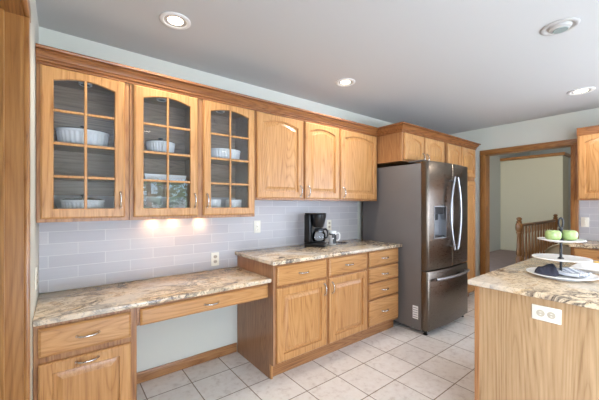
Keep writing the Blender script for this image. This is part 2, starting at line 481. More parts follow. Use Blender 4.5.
# --- west doorway (close to the camera): jamb, stop, casing
d1 = bpy.data.objects.new('door_1', None); COL.objects.link(d1); d1['kind'] = 'structure'
bm = bmesh.new()
box(bm, XL-0.125, XL+0.002, 1.525, 1.545, 0, 2.08); box(bm, XL-0.125, XL+0.002, 0.60, 0.62, 0, 2.08)
obj('side_jamb', bm, M['casing_z'], d1)
obj('head_jamb', bx(XL-0.125, XL+0.002, 0.62, 1.525, 2.04, 2.08), M['casing_y'], d1)
bm = bmesh.new()
box(bm, XL-0.11, XL-0.05, 1.512, 1.525, 0, 2.06, 0.002); box(bm, XL-0.11, XL-0.05, 0.62, 0.633, 0, 2.06, 0.002)
obj('door_stop', bm, M['casing_z'], d1)
for y0, y1 in ((1.530, 1.588), (0.557, 0.615)):
    obj('side_casing', bx(XL, XL+0.017, y0, y1, 0, 2.045, 0.003, 2), M['casing_z'], d1)
obj('head_casing', bx(XL, XL+0.019, 0.557, 1.588, 2.045, 2.105, 0.007, 3), M['casing_y'], d1)

# --- east doorway
d2 = bpy.data.objects.new('door_2', None); COL.objects.link(d2); d2['kind'] = 'structure'
bm = bmesh.new()
box(bm, XR-0.002, XR+0.125, DOOR_Y1, DOOR_Y1+0.02, 0, DOOR_Z+0.02); box(bm, XR-0.002, XR+0.125, DOOR_Y0-0.02, DOOR_Y0, 0, DOOR_Z+0.02)
obj('side_jamb', bm, M['casing_z'], d2)
obj('head_jamb', bx(XR-0.002, XR+0.125, DOOR_Y0, DOOR_Y1, DOOR_Z, DOOR_Z+0.02), M['casing_y'], d2)
for xf in ((XR-0.022, XR), (XR+0.12, XR+0.142)):
    for y0, y1 in ((DOOR_Y1+0.005, DOOR_Y1+0.078), (DOOR_Y0-0.078, DOOR_Y0-0.005)):
        obj('side_casing', bx(xf[0], xf[1], y0, y1, 0, DOOR_Z+0.005, 0.005, 2), M['casing_z'], d2)
    obj('head_casing', bx(xf[0], xf[1], DOOR_Y0-0.078, DOOR_Y1+0.078, DOOR_Z+0.005, DOOR_Z+0.075, 0.005, 2), M['casing_y'], d2)

# --- baseboard in the knee hole, backsplashes
struct('baseboard_north', bx(0.352, 1.259, W-0.014, W-0.0005, 0.0, 0.082, 0.004, 2), M['frame_x'])
struct('trim_1_backsplash', bx(XL+0.001, 2.900, W-0.009, W-0.0005, 0.7765, 1.40), M['splash'])
struct('trim_2_backsplash', bx(XR-0.009, XR-0.0005, -0.30, 0.812, 0.915, 1.388), M['splash_e'])

# --- foyer beyond the east doorway
HX = 10.3
struct('floor_foyer', bx(XR+0.14, 14.0, -3.0, 4.6, -0.08, -0.003), M['carpet'])
struct('ceiling_foyer', bx(XR+0.12, 14.0, -3.0, 4.6, 4.0, 4.1), M['ceil'])
struct('wall_foyer_north', bx(XR+0.12, 14.0, 3.45, 3.55, 0, 4.0), M['hallblue'])
struct('wall_foyer_east', bx(13.0, 13.1, -3.0, 3.45, 0, 4.0), M['hallblue'])
struct('wall_foyer_south', bx(XR+0.12, 13.1, -2.6, -2.5, 0, 4.0), M['hallwall'])
struct('wall_foyer_west', bx(XR+0.12, XR+0.14, -2.5, 3.45, ZC+0.1, 4.0), M['hallwall'])
struct('wall_stair_partition', bx(HX, HX+0.62, 2.02, 3.449, 0, 2.62), M['hallwall'])
struct('trim_3_partition_cap', bx(HX-0.05, HX+0.68, 1.97, 3.449, 2.62, 2.70, 0.006), M['casing_y'])
struct('trim_4_foyer_casing', bx(12.97, 12.999, 2.45, 2.55, 0, 2.15), M['casing_z'])

# ================================================================== cabinet parts
def pull(parent, cx, cz, yf, length=0.096, vertical=True, name='handle'):
    """Bowed bar pull standing off the front y = yf."""
    bm = bmesh.new(); n = 14; pts = []; rs = []
    for i in range(n+1):
        s = -1 + 2*i/n
        out = 0.026*(1 - abs(s)**3.0) + 0.002
        a = s*length/2
        pts.append((cx, yf-out, cz+a) if vertical else (cx+a, yf-out, cz))
        rs.append(0.0042 + 0.0022*abs(s)**2 + (0.0012 if i % 4 == 2 else 0))
    tube(bm, pts, rs, 8)
    for s in (-1, 1):
        a = s*length/2
        p = (cx, yf, cz+a) if vertical else (cx+a, yf, cz)
        q = (p[0], yf-0.006, p[2])
        tube(bm, [p, q], [0.0085, 0.006], 10)
    return obj(name, bm, M['chrome'], parent, 50)

def inner_path(xl, xr, zb, zs, rise, y, e=0.0, n=14):
    """Opening outline inset by e: straight foot and sides, arched head springing at zs and rising by rise."""
    xl += e; xr -= e; zb += e; zs -= e
    pts = [(xl, y, zb), (xr, y, zb), (xr, y, zs)]
    for i in range(1, n):
        s = i/n; x = xr + (xl-xr)*s
        pts.append((x, y, zs + rise*(math.sin(PI*s) if rise else 0)))
    pts.append((xl, y, zs)); return pts

def outer_path(x0, x1, z0, z1, xl, xr, y, e=0.0, n=14):
    X0, X1, Z0, Z1 = x0+e, x1-e, z0+e, z1-e
    pts = [(X0, y, Z0), (X1, y, Z0), (X1, y, Z1)]
    for i in range(1, n):
        x = xr + (xl-xr)*i/n
        pts.append((x, y, Z1))
    pts.append((X0, y, Z1)); return pts

def door(parent, x0, x1, z0, z1, yb, kind='panel', rise=0.0, stile=0.056, top=0.05, handle=None, grain='z', wood='oak', rows=4):
    """Framed door: its back lies on y = yb, front 20 mm proud. kind: panel or glass."""
    yf = yb-0.020
    xl, xr, zb, zs = x0+stile, x1-stile, z0+stile, z1-top-rise
    bm = bmesh.new()
    loops = [inner_path(xl, xr, zb, zs, rise, yb), outer_path(x0, x1, z0, z1, xl, xr, yb),
             outer_path(x0, x1, z0, z1, xl, xr, yf+0.007), outer_path(x0, x1, z0, z1, xl, xr, yf+0.003, 0.004),
             outer_path(x0, x1, z0, z1, xl, xr, yf, 0.009),
             inner_path(xl, xr, zb, zs, rise, yf), inner_path(xl, xr, zb, zs, rise, yf+0.005, 0.004),
             inner_path(xl, xr, zb, zs, rise, yf+0.008, 0.004), inner_path(xl, xr, zb, zs, rise, yb, 0.004)]
    loops_mesh(bm, loops, close=True)
    d = obj('door', bm, M[wood+'_'+grain], parent, 30)
    if kind == 'panel':
        bm = bmesh.new()
        e1 = 0.042
        loops = [inner_path(xl, xr, zb, zs, rise, yb-0.002, 0.002), inner_path(xl, xr, zb, zs, rise, yf+0.013, 0.002),
                 inner_path(xl, xr, zb, zs, rise, yf+0.013, 0.010), inner_path(xl, xr, zb, zs, rise, yf+0.004, e1-0.006),
                 inner_path(xl, xr, zb, zs, rise, yf+0.001, e1)]
        loops_mesh(bm, loops, fill_first=True, fill_last=True)
        obj('panel', bm, M[wood+'_z'], d, 20)
    else:
        bm = bmesh.new()
        loops = [inner_path(xl, xr, zb, zs, rise, yb-0.004, 0.001), inner_path(xl, xr, zb, zs, rise, yb-0.008, 0.001)]
        loops_mesh(bm, loops, fill_first=True, fill_last=True)
        obj('glass_pane', bm, M['glass'], d, 20)
        xm = (xl+xr)/2; w = 0.0075
        ztop = zs+rise
        bm = bmesh.new()
        box(bm, xm-w, xm+w, yf+0.003, yb-0.009, zb-0.002, ztop+0.004, 0.003)
        for i in range(1, rows):
            z = zb + (ztop-0.012-zb)*i/rows
            box(bm, xl-0.002, xm-w, yf+0.004, yb-0.009, z-w, z+w, 0.003)
            box(bm, xm+w, xr+0.002, yf+0.004, yb-0.009, z-w, z+w, 0.003)
        obj('muntin', bm, M[wood+'_z'], d)
    if handle:
        hx, hz, vert = handle
        pull(d, hx, hz, yf, vertical=vert)
    return d

def drawer(parent, x0, x1, z0, z1, yb, wood='oak', handle=True, hx=None):
    bm = bmesh.new(); yf = yb-0.020
    r = lambda e, y: [(x0+e, y, z0+e), (x1-e, y, z0+e), (x1-e, y, z1-e), (x0+e, y, z1-e)]
    loops_mesh(bm, [r(0, yb), r(0, yf+0.008), r(0.006, yf+0.003), r(0.012, yf)], fill_first=True, fill_last=True)
    d = obj('drawer', bm, M[wood+'_x'], parent, 20)
    if handle: pull(d, hx if hx is not None else (x0+x1)/2, (z0+z1)/2, yf, vertical=False)
    return d

def face_frame(parent, xs, zs, z0, z1, x0, x1, y0, y1, wood='frame'):
    """Stiles between openings; xs = list of (x,x) stiles, zs = list of (z,z) rails."""
    bm = bmesh.new()
    for a, b in xs: box(bm, a, b, y0, y1, z0, z1, 0.001)
    for a, b in zs:
        xa = xs[0][1]
        for c, d in xs[1:]:
            box(bm, xa, c, y0+0.0006, y1, a, b); xa = d
    return obj('face_frame', bm, M[wood+'_z'], parent)

# ------------------------------------------------------------------ upper cabinets on the main wall
UY = W-0.331        # front of the face frames
UT = 2.135          # carcass top
def glass_cabinet(x0, x1, doors, label, muls):
    zb = 1.239
    t = thing('glass_cabinet', label, 'cabinet', ((x0+x1)/2, W, zb))
    cx = (x0+x1)/2
    L = lambda x: x-cx
    yb = -0.0025; yf = UY-W; h = UT-zb
    bm = bmesh.new(); k = 0.016
    box(bm, L(x0)+0.001, L(x0)+k, yf+0.019, yb, 0, h); box(bm, L(x1)-k, L(x1)-0.001, yf+0.019, yb, 0, h)
    box(bm, L(x0)+k, L(x1)-k, yf+0.019, yb, 0.012, 0.030); box(bm, L(x0)+k, L(x1)-k, yf+0.019, yb, h-0.020, h)
    box(bm, L(x0)+k, L(x1)-k, yb-0.006, yb, 0.030, h-0.020)
    for a in muls: box(bm, L(a)-0.009, L(a)+0.009, yf+0.019, yb-0.006, 0.030, h-0.020)
    obj('carcass', bm, M['inside'], t)
    st = [(L(x0)+0.001, L(x0)+0.045)] + [(L(a)-0.040, L(a)+0.040) for a in muls] + [(L(x1)-0.045, L(x1)-0.001)]
    face_frame(t, st, [(0, 0.045), (h-0.06, h)], 0, h, 0, 0, yf, yf+0.019)
    edges = [x0] + list(muls) + [x1]
    for zshelf in (1.705, 1.510):
        for a, b in zip(edges, edges[1:]):
            obj('shelf', bx(L(a)+0.018, L(b)-0.018, yf+0.03, yb-0.008, zshelf-zb-0.014, zshelf-zb, 0.001), M['inside'], t)
    for (a, b, hx) in doors:
        door(t, L(a), L(b), 0.020, 2.113-zb, yf-0.001, 'glass', 0.030, stile=0.053, top=0.042, handle=(L(hx), 1.368-zb, True))
    return t
glass_cabinet(XL+0.002, 0.343, [(-0.091, 0.318, 0.292)], 'single-door arched glass oak wall cabinet next to the cased opening', [])
glass_cabinet(0.344, 1.262, [(0.367, 0.783, 0.757), (0.823, 1.252, 0.850)], 'two-door arched glass oak wall cabinet above middle of the desk', [0.803])

def wall_cabinet(x0, x1, zb, yf_w, doors, label, zt=UT, name='wall_cabinet', rise=0.034, back=W, rz=0.0, ox=None, hz=1.462, zd1=2.113):
    """Solid-door wall cabinet; doors: (x0, x1, handle x)."""
    cx = (x0+x1)/2
    t = thing(name, label, 'cabinet', (cx, back, zb) if ox is None else ox, rz)
    L = lambda x: x-cx
    yf = yf_w-back; h = zt-zb
    obj('carcass', bx(L(x0)+0.001, L(x1)-0.001, yf+0.019, -0.0025, 0, h, 0.001), M['frame_z'], t)
    st = [(L(x0)+0.001, L(x0)+0.04)]
    for (a, b), (c, d) in zip([(q[0], q[1]) for q in doors], [(q[0], q[1]) for q in doors[1:]]):
        st.append((L((b+c)/2)-0.022, L((b+c)/2)+0.022))
    st.append((L(x1)-0.04, L(x1)-0.001))
    face_frame(t, st, [(0, 0.05), (h-0.06, h)], 0, h, 0, 0, yf, yf+0.0185)
    for a, b, hx in doors:
        door(t, L(a), L(b), 0.016, zd1-zb, yf-0.001, 'panel', rise, stile=0.055, top=0.045, handle=(L(hx), hz-zb, True) if hx is not None else None)
    return t
wall_cabinet(1.263, 2.247, 1.379, UY, [(1.276, 1.760, 1.727), (1.788, 2.236, 1.822)], 'two-door solid oak wall cabinet above the coffee maker')
wall_cabinet(2.247, 2.866, 1.379, UY, [(2.259, 2.840, 2.296)], 'single solid-door oak wall cabinet beside the refrigerator')

# ------------------------------------------------------------------ refrigerator surround: cabinet over it and the pantry
FY = 1.890
wall_cabinet(2.868, 3.800, 1.808, FY, [(2.902, 3.282, 3.25), (3.305, 3.742, 3.34)], 'short two-door oak cabinet right above the refrigerator', hz=1.87, rise=0.036)
def pantry():
    x0, x1 = 3.835, 4.670; cx = (x0+x1)/2
    t = thing('pantry_cabinet', 'tall oak pantry cabinet between refrigerator and wooden doorway', 'cabinet', (cx, W, 0))
    L = lambda x: x-cx; yf = FY-W
    obj('carcass', bx(L(x0), L(x1), yf+0.02, -0.0025, 0.10, UT, 0.001), M['frame_z'], t)
    obj('toe_kick', bx(L(x0)+0.002, L(x1)-0.002, yf+0.08, -0.003, 0, 0.099), M['frame_x'], t)
    face_frame(t, [(L(x0), L(x0)+0.03), (L(4.226)-0.02, L(4.226)+0.02), (L(x1)-0.03, L(x1))], [(0.10, 0.14), (1.66, 1.72), (UT-0.06, UT)], 0.10, UT, 0, 0, yf, yf+0.0195)
    for a, b in ((3.848, 4.212), (4.240, 4.652)):
        door(t, L(a), L(b), 1.715, 2.113, yf-0.001, 'panel', 0.036, top=0.045)
        door(t, L(a), L(b), 0.125, 1.665, yf-0.001, 'panel', 0.0, top=0.055)
    pull(t, L(4.185), 1.05, yf-0.021, vertical=True); pull(t, L(4.267), 1.05, yf-0.021, vertical=True)
pantry()

# ------------------------------------------------------------------ crown moulding
CP = [(0, 2.116), (0.012, 2.116), (0.013, 2.124), (0.008, 2.127), (0.008, 2.131), (0.018, 2.134), (0.019, 2.141), (0.014, 2.144), (0.014, 2.148),
      (0.022, 2.151), (0.026, 2.160), (0.035, 2.171), (0.044, 2.177), (0.044, 2.181), (0.038, 2.184), (0.038, 2.188), (0.056, 2.191), (0.059, 2.198), (0.055, 2.206), (0.0, 2.206)]
CP = [(o-0.0, z) for o, z in CP]
bm = bmesh.new()
sweep(bm, CP, [(XL+0.003, UY-0.0015), (2.8645, UY-0.0015), (2.8645, FY-0.0015), (4.6725, FY-0.0015), (4.6725, W-0.003)])
tag(obj('crown_molding', bm, M['crown_x']), 'long stepped oak crown molding along the tops of the main wall cabinets', 'molding')['kind'] = 'thing'

# ------------------------------------------------------------------ base cabinets
BY = W-0.61        # face frames
def base_cabinet():
    x0, x1 = 1.262, 2.348; cx = (x0+x1)/2
    t = thing('base_cabinet', 'two-door oak base cabinet with two drawers under the coffee maker', 'cabinet', (cx, W, 0))
    L = lambda x: x-cx; yf = BY-W; zt = 0.884
    obj('carcass', bx(L(x0)+0.019, L(x1)-0.0005, yf+0.02, -0.0105, 0.112, zt), M['frame_z'], t)
    bm = bmesh.new()
    prof = [(-0.0155, 0), (-0.559, 0), (-0.559, 0.112), (yf+0.001, 0.112), (yf+0.001, zt), (-0.0155, zt)]
    loops_mesh(bm, [[(L(x0), y, z) for y, z in prof], [(L(x0)+0.0185, y, z) for y, z in prof]], fill_first=True, fill_last=True)
    obj('end_panel', bm, M['panel_z'], t)
    face_frame(t, [(L(x0)+0.019, L(x0)+0.03), (L(1.813)-0.022, L(1.813)+0.022), (L(x1)-0.024, L(x1)-0.0005)],
               [(0.112, 0.145), (0.69, 0.725), (0.865, zt)], 0.112, zt, 0, 0, yf, yf+0.0195)
    obj('toe_kick', bx(L(x0)+0.0195, L(x1)-0.0005, -0.552, -0.54, 0, 0.1115), M['frame_x'], t)
    obj('toe_strip', bx(L(x0)+0.001, L(x0)+0.018, -0.578, -0.5595, 0, 0.1105, 0.002), M['oak_z'], t)
    for a, b in ((1.288, 1.797), (1.830, 2.330)):
        drawer(t, L(a), L(b), 0.718, 0.869, yf-0.001)
    door(t, L(1.288), L(1.797), 0.132, 0.698, yf-0.001, 'panel', 0.0, top=0.056, handle=(L(1.768), 0.615, True))
    door(t, L(1.830), L(2.330), 0.132, 0.698, yf-0.001, 'panel', 0.0, top=0.056, handle=(L(1.860), 0.615, True))
    # bank of four drawers, its own unit
    x0, x1 = 2.3485, 2.867; cx = (x0+x1)/2
    t = thing('drawer_cabinet', 'oak base cabinet with a bank of four drawers beside the refrigerator', 'cabinet', (cx, W, 0))
    L = lambda x: x-cx
    obj('carcass', bx(L(x0), L(x1), yf+0.02, -0.0105, 0.112, zt), M['frame_z'], t)
    face_frame(t, [(L(x0), L(x0)+0.024), (L(x1)-0.024, L(x1))], [(0.112, 0.145), (0.38, 0.39), (0.553, 0.567), (0.703, 0.717), (0.865, zt)], 0.112, zt, 0, 0, yf, yf+0.0195)
    obj('toe_kick', bx(L(x0), L(x1), -0.552, -0.54, 0, 0.1115), M['frame_x'], t)
    for z0, z1 in ((0.724, 0.869), (0.570, 0.706), (0.402, 0.553), (0.138, 0.384)):
        drawer(t, L(2.368), L(2.850), z0, z1, yf-0.001)
base_cabinet()

def slab(name, x0, x1, y0, y1, z1, th, label, cat='countertop'):
    bm = bmesh.new(); box(bm, x0, x1, y0, y1, z1-th, z1, 0.006, 2)
    return tag(obj(name, bm, M['granite']), label, cat)
slab('countertop', 1.236, 2.888, W-0.650, W-0.0095, 0.914, 0.0295, 'higher granite countertop over base cabinets, carrying the coffee maker')

# ------------------------------------------------------------------ desk
DY = W-0.562       # faces of the desk fronts (door fronts 20 mm proud)
def desk_cabinet():
    x0, x1 = XL+0.002, 0.350; cx = (x0+x1)/2
    t = thing('desk_cabinet', 'low oak cabinet with one drawer over one door under desk top', 'cabinet', (cx, W, 0))
    L = lambda x: x-cx; yf = DY+0.02-W; zt = 0.7455
    obj('carcass', bx(L(x0), L(x1), yf+0.02, -0.010, 0.10, zt), M['frame_z'], t)
    face_frame(t, [(L(x0), L(x0)+0.03), (L(x1)-0.034, L(x1))], [(0.10, 0.14), (0.535, 0.57), (0.712, zt)], 0.10, zt, 0, 0, yf, yf+0.0195, 'frame')
    obj('toe_kick', bx(L(x0), L(x1), yf+0.075, yf+0.09, 0, 0.0995), M['frame_x'], t)
    drawer(t, L(-0.091), L(0.318), 0.573, 0.718, yf-0.001)
    d = door(t, L(-0.091), L(0.318), 0.125, 0.540, yf-0.001, 'panel', 0.0, top=0.056)
    pull(d, L(0.111), 0.512, yf-0.021, vertical=False)
desk_cabinet()
def desk_apron():
    x0, x1 = 0.351, 1.2605; cx = (x0+x1)/2
    t = thing('desk_apron', 'wide shallow oak pencil drawer unit spanning the open knee space', 'drawer unit', (cx, W, 0.62))
    L = lambda x: x-cx; yf = DY+0.02-W
    bm = bmesh.new()
    box(bm, L(x0), L(x1), yf, yf+0.0195, 0.08, 0.1255)
    box(bm, L(x0), L(x0)+0.014, yf, yf+0.0195, 0.005, 0.08); box(bm, L(x1)-0.012, L(x1), yf, yf+0.0195, 0.005, 0.08)
    obj('face_frame', bm, M['frame_x'], t)
    obj('drawer_box', bx(L(x0)+0.02, L(x1)-0.02, yf+0.02, yf+0.42, 0.012, 0.075), M['inside'], t)
    obj('back_rail', bx(L(x0), L(x1), yf+0.425, -0.0105, 0.085, 0.1255), M['frame_x'], t)
    drawer(t, L(0.366), L(1.248), 0.006, 0.103, yf-0.001, hx=L(0.80))
desk_apron()
slab('desk_countertop', XL+0.0015, 1.2605, W-0.592, W-0.0095, 0.7755, 0.0295, 'lower granite desk top under the glass cabinets')

# ------------------------------------------------------------------ island
IX, IY1, IX1, IY0 = 1.850, 0.745, 3.12, -1.25
t = thing('kitchen_island', 'pale oak kitchen island with plain end panel and white outlet', 'island', ((IX+IX1)/2, (IY1+IY0)/2, 0))
cx, cy = (IX+IX1)/2, (IY1+IY0)/2
obj('end_panel', bx(IX-cx, IX-cx+0.018, IY0-cy, IY1-cy, 0, 0.884, 0.001), M['island_z'], t)
obj('corner_trim', bx(IX-cx-0.0045, IX-cx-0.0005, IY1-cy-0.022, IY1-cy+0.003, 0, 0.883, 0.001), M['frame_z'], t)
obj('carcass', bx(IX-cx+0.0185, IX1-cx, IY0-cy, IY1-cy-0.001, 0.10, 0.884), M['frame_z'], t)
obj('toe_kick', bx(IX-cx+0.0185, IX1-cx-0.06, IY0-cy+0.002, IY1-cy-0.06, 0, 0.0995), M['frame_x'], t)
slab('island_countertop', 1.820, 3.19, -1.28, 0.776, 0.914, 0.0295, 'granite island top carrying the three-tier stand')

# ------------------------------------------------------------------ east wall cabinets
EX = XR-0.331
t = wall_cabinet(-0.387, 0.387, 1.388, EX, [(-0.375, -0.008, -0.04), (0.008, 0.375, 0.04)], 'honey oak wall cabinet mounted beside the wooden doorway',
                 back=XR, rz=-PI/2, ox=(XR, 0.393, 1.388))
bm = bmesh.new()
sweep(bm, CP, [(XR-0.003, 0.7825), (EX-0.0015, 0.7825), (EX-0.0015, -0.01)], side=-1)
tag(obj('crown_molding', bm, M['crown_y']), 'short oak crown molding topping the cabinet beside the doorway', 'molding')['kind'] = 'thing'
t = thing('base_cabinet', 'oak base cabinet beside doorway beneath the short far countertop', 'cabinet', (XR, 0.27, 0), -PI/2)
yf = -0.61
obj('carcass', bx(-0.50, 0.50, yf+0.02, -0.0105, 0.112, 0.884), M['frame_z'], t)
face_frame(t, [(-0.50, -0.47), (-0.02, 0.02), (0.47, 0.50)], [(0.112, 0.145), (0.69, 0.725), (0.865, 0.884)], 0.112, 0.884, 0, 0, yf, yf+0.0195)
obj('toe_kick', bx(-0.5, 0.5, -0.552, -0.54, 0, 0.1115), M['frame_x'], t)
for a, b in ((-0.485, -0.012), (0.012, 0.485)):
    drawer(t, a, b, 0.718, 0.869, yf-0.001)
    door(t, a, b, 0.132, 0.698, yf-0.001, 'panel', 0.0, top=0.056, handle=((b-0.03) if a < 0 else (a+0.03), 0.615, True))
slab('countertop', XR-0.650, XR-0.0095, -0.255, 0.795, 0.914, 0.0295, 'short granite countertop against far wall beneath the light switch')

# ------------------------------------------------------------------ refrigerator
def fridge():
    x0, x1, yb, ybody, yfr = 2.905, 3.822, 2.46, 1.690, 1.622
    cx = (x0+x1)/2; cy = 1.95
    t = thing('refrigerator', 'slate steel french-door refrigerator with bottom freezer drawer', 'refrigerator', (cx, cy, 0))
    w = x1-x0
    X0, X1 = x0-cx, x1-cx
    obj('body', bx(X0, X1, ybody-cy, yb-cy, 0.045, 1.765, 0.006, 2), M['fridge_side'], t)
    obj('base_grille', bx(X0+0.02, X1-0.02, ybody-cy-0.03, ybody-cy-0.0005, 0.03, 0.075), M['black'], t)
    for fx in (X0+0.05, X1-0.05):
        for fy in (ybody-cy-0.02, yb-cy-0.08):
            bm = bmesh.new(); lathe(bm, [(0.022, 0), (0.024, 0.006), (0.016, 0.012), (0.014, 0.046)], 14, (fx, fy, 0))
            obj('foot', bm, M['rubber'], t)
    bulge = 0.034
    def yfront(x): return yfr-cy - bulge*(1-(x/(w/2))**2)
    def slab_door(name, a, b, z0, z1, hole=None, nx=14):
        """Bowed door skin with rounded vertical edges and, if asked, a dispenser recess cut into it."""
        bm = bmesh.new()
        xs = [a + (b-a)*i/nx for i in range(nx+1)]
        r = 0.014
        xs = sorted(set(xs + [a+r*0.3, a+r, b-r, b-r*0.3] + ([hole[0], hole[1]] if hole else [])))
        zs = [z0, z0+0.006] + ([hole[2], hole[3]] if hole else []) + [z1-0.006, z1]
        def fy(x):
            y = yfront(x)
            for e, s in ((a, 1), (b, -1)):
                d = (x-e)*s
                if d < r: y += r - math.sqrt(max(0, r*r-(r-d)**2))
            return y
        grid = [[bm.verts.new((x, fy(x) + (0.005 if j in (0, len(zs)-1) else 0), z)) for x in xs] for j, z in enumerate(zs)]
        back = ybody-cy-0.004
        for j in range(len(zs)-1):
            for i in range(len(xs)-1):
                if hole and hole[0]-1e-6 <= xs[i] and xs[i+1] <= hole[1]+1e-6 and abs(zs[j]-hole[2]) < 1e-6: continue
                bm.faces.new((grid[j][i], grid[j][i+1], grid[j+1][i+1], grid[j+1][i]))
        bb = [[bm.verts.new((x, back, z)) for x in (a, b)] for z in (z0, z1)]
        bm.faces.new((bb[0][0], bb[1][0], bb[1][1], bb[0][1]))
        bm.faces.new(grid[0][::-1] + [bb[0][0], bb[0][1]]); bm.faces.new(grid[-1] + [bb[1][1], bb[1][0]])
        bm.faces.new([g[0] for g in grid] + [bb[1][0], bb[0][0]]); bm.faces.new([g[-1] for g in grid][::-1] + [bb[0][1], bb[1][1]])
        return obj(name, bm, M['slate'], t, 40)
    hole = (-0.350, -0.130, 0.985, 1.325)
    L = slab_door('door', X0+0.001, -0.003, 0.668, 1.785, hole)
    R = slab_door('door', 0.003, X1-0.001, 0.668, 1.785)
    Fz = slab_door('freezer_drawer', X0+0.001, X1-0.001, 0.055, 0.655, nx=24)
    # dispenser
    yo = yfront(hole[0])
    yo2 = yfront(hole[1])
    d = obj('dispenser', bx(hole[0]+0.004, hole[1]-0.004, yfr-cy+0.045, yfr-cy+0.058, hole[2]+0.004, hole[3]-0.004), M['steel'], L)
    bm = bmesh.new()
    def quad(*p): bm.faces.new([bm.verts.new(q) for q in p])
    h0, h1, h2, h3 = hole; yk = yfr-cy+0.046
    bm2 = bmesh.new()
    loops_mesh(bm, [[(h0, yo-0.004, h2), (h1, yo2-0.004, h2), (h1, yo2-0.004, h3), (h0, yo-0.004, h3)],
                    [(h0+0.010, yo-0.004, h2+0.010), (h1-0.010, yo2-0.004, h2+0.010), (h1-0.010, yo2-0.004, h3-0.010), (h0+0.010, yo-0.004, h3-0.010)],
                    [(h0+0.012, yk, h2+0.012), (h1-0.012, yk, h2+0.012), (h1-0.012, yk, h3-0.012), (h0+0.012, yk, h3-0.012)],
                    [(h0, yk, h2), (h1, yk, h2), (h1, yk, h3), (h0, yk, h3)]], close=True)
    bm2.free()
    obj('dispenser_bezel', bm, M['steel'], d)
    obj('control_panel', bx(h0+0.015, h1-0.015, yo2+0.014, yk-0.001, h3-0.085, h3-0.014, 0.003), M['black'], d)
    bm = bmesh.new(); box(bm, -0.260, -0.220, yk-0.035, yk-0.001, h3-0.150, h3-0.086, 0.004); obj('nozzle', bm, M['black'], d)
    obj('paddle', bx(-0.267, -0.213, yk-0.016, yk-0.004, h2+0.05, h3-0.155, 0.003), M['steel'], d)
    obj('drip_tray', bx(h0+0.015, h1-0.015, yo2+0.012, yk-0.001, h2+0.013, h2+0.028, 0.003), M['black'], d)
    def grip(par, pts, rad=0.0145):
        bm = bmesh.new(); tube(bm, pts, rad, 12, sx=0.8); return bm
    for par, s in ((L, -1), (R, 1)):
        pts = []
        n = 20
        for i in range(n+1):
            q = -1+2*i/n
            z = 1.245 + 0.39*q
            x = s*(0.032 + 0.080*(1-q*q)) - 0.012
            pts.append((x, yfront(x)-0.048, z))
        bm = grip(par, pts)
        for k in (1, n-1):
            p = pts[k]; tube(bm, [(p[0], yfront(p[0])-0.001, p[2]), (p[0], p[1], p[2])], 0.010, 10)
        obj('handle', bm, M['steel'], par, 50)
    pts = []
    for i in range(17):
        q = -1+2*i/16; x = q*0.37
        pts.append((x, yfront(x)-0.050+0.012*q*q, 0.575+0.0*q))
    bm = grip(Fz, pts)
    for k in (1, 15):
        p = pts[k]; tube(bm, [(p[0], yfront(p[0])-0.001, p[2]), p], 0.010, 10)
    obj('handle', bm, M['steel'], Fz, 50)
    for hx in (X0+0.035, X1-0.035):
        obj('hinge_cover', bx(hx-0.03, hx+0.03, ybody-cy-0.03, ybody-cy+0.15, 1.786, 1.800, 0.004), M['fridge_side'], t)
    # side sticker
    s = obj('label_sticker', bx(X0-0.0012, X0-0.0003, 1.722-cy, 1.784-cy, 0.150, 0.285), M['label'], t)
    bm = bmesh.new()
    for k in range(5): box(bm, X0-0.0018, X0-0.0012, 1.728-cy, 1.778-cy, 0.165+0.024*k, 0.171+0.024*k)
    obj('printed_line', bm, M['labelink'], s)
fridge()

# ------------------------------------------------------------------ ceiling lamps
def can_light(loc, label, lit=True, r=0.09, power=30, group=None):
    t = thing('recessed_light' if lit else 'recessed_eyeball_light', label, 'ceiling light', loc, 0, group)
    bm = bmesh.new()
    lathe(bm, [(r, 0), (r, -0.004), (r-0.006, -0.008), (r*0.78, -0.008), (r*0.72, -0.004), (r*0.66, 0)], 40, cap=False)
    obj('trim_ring', bm, M['whitepaint'] if lit else M['greyring'], t)
    if lit:
        bm = bmesh.new(); lathe(bm, [(r*0.72, -0.0035), (r*0.50, -0.0015), (r*0.50, -0.0005)], 32, cap=False); obj('baffle', bm, M['greyring'], t)
        bm = bmesh.new(); lathe(bm, [(r*0.50, -0.0018), (r*0.3, -0.005), (0.002, -0.006)], 32); obj('lens', bm, M['lampglow'], t)
        l = bpy.data.lights.new('lamp', 'SPOT'); l.energy = power; l.color = (1.0, 0.95, 0.89); l.spot_size = 2.6; l.spot_blend = 0.6; l.shadow_soft_size = 0.05
        o = bpy.data.objects.new('lamp', l); COL.objects.link(o); o.parent = t; o.location = (0, 0, -0.02)
    else:
        bm = bmesh.new(); lathe(bm, [(r*0.63, -0.001), (r*0.56, -0.014), (r*0.40, -0.020), (0.002, -0.020)], 32); obj('eyeball', bm, M['greyring'], t)
        bm = bmesh.new(); lathe(bm, [(r*0.40, -0.0202), (r*0.38, -0.0245), (0.002, -0.0245)], 32, (0.004, -0.003, 0)); obj('lens', bm, M['lens'], t)
    return t
can_light((0.553, 1.945, ZC-0.0005), 'lit round recessed ceiling light above the glass-door cabinets', power=26)
can_light((2.070, 1.955, ZC-0.0005), 'lit round recessed ceiling light above the solid-door wall cabinets', power=26)
can_light((4.08, 0.66, ZC-0.0005), 'lit round recessed ceiling light in front of the doorway wall', r=0.105, power=26)
can_light((2.497, 0.505, ZC-0.0005), 'unlit recessed eyeball ceiling fixture above the kitchen island', lit=False, r=0.098)

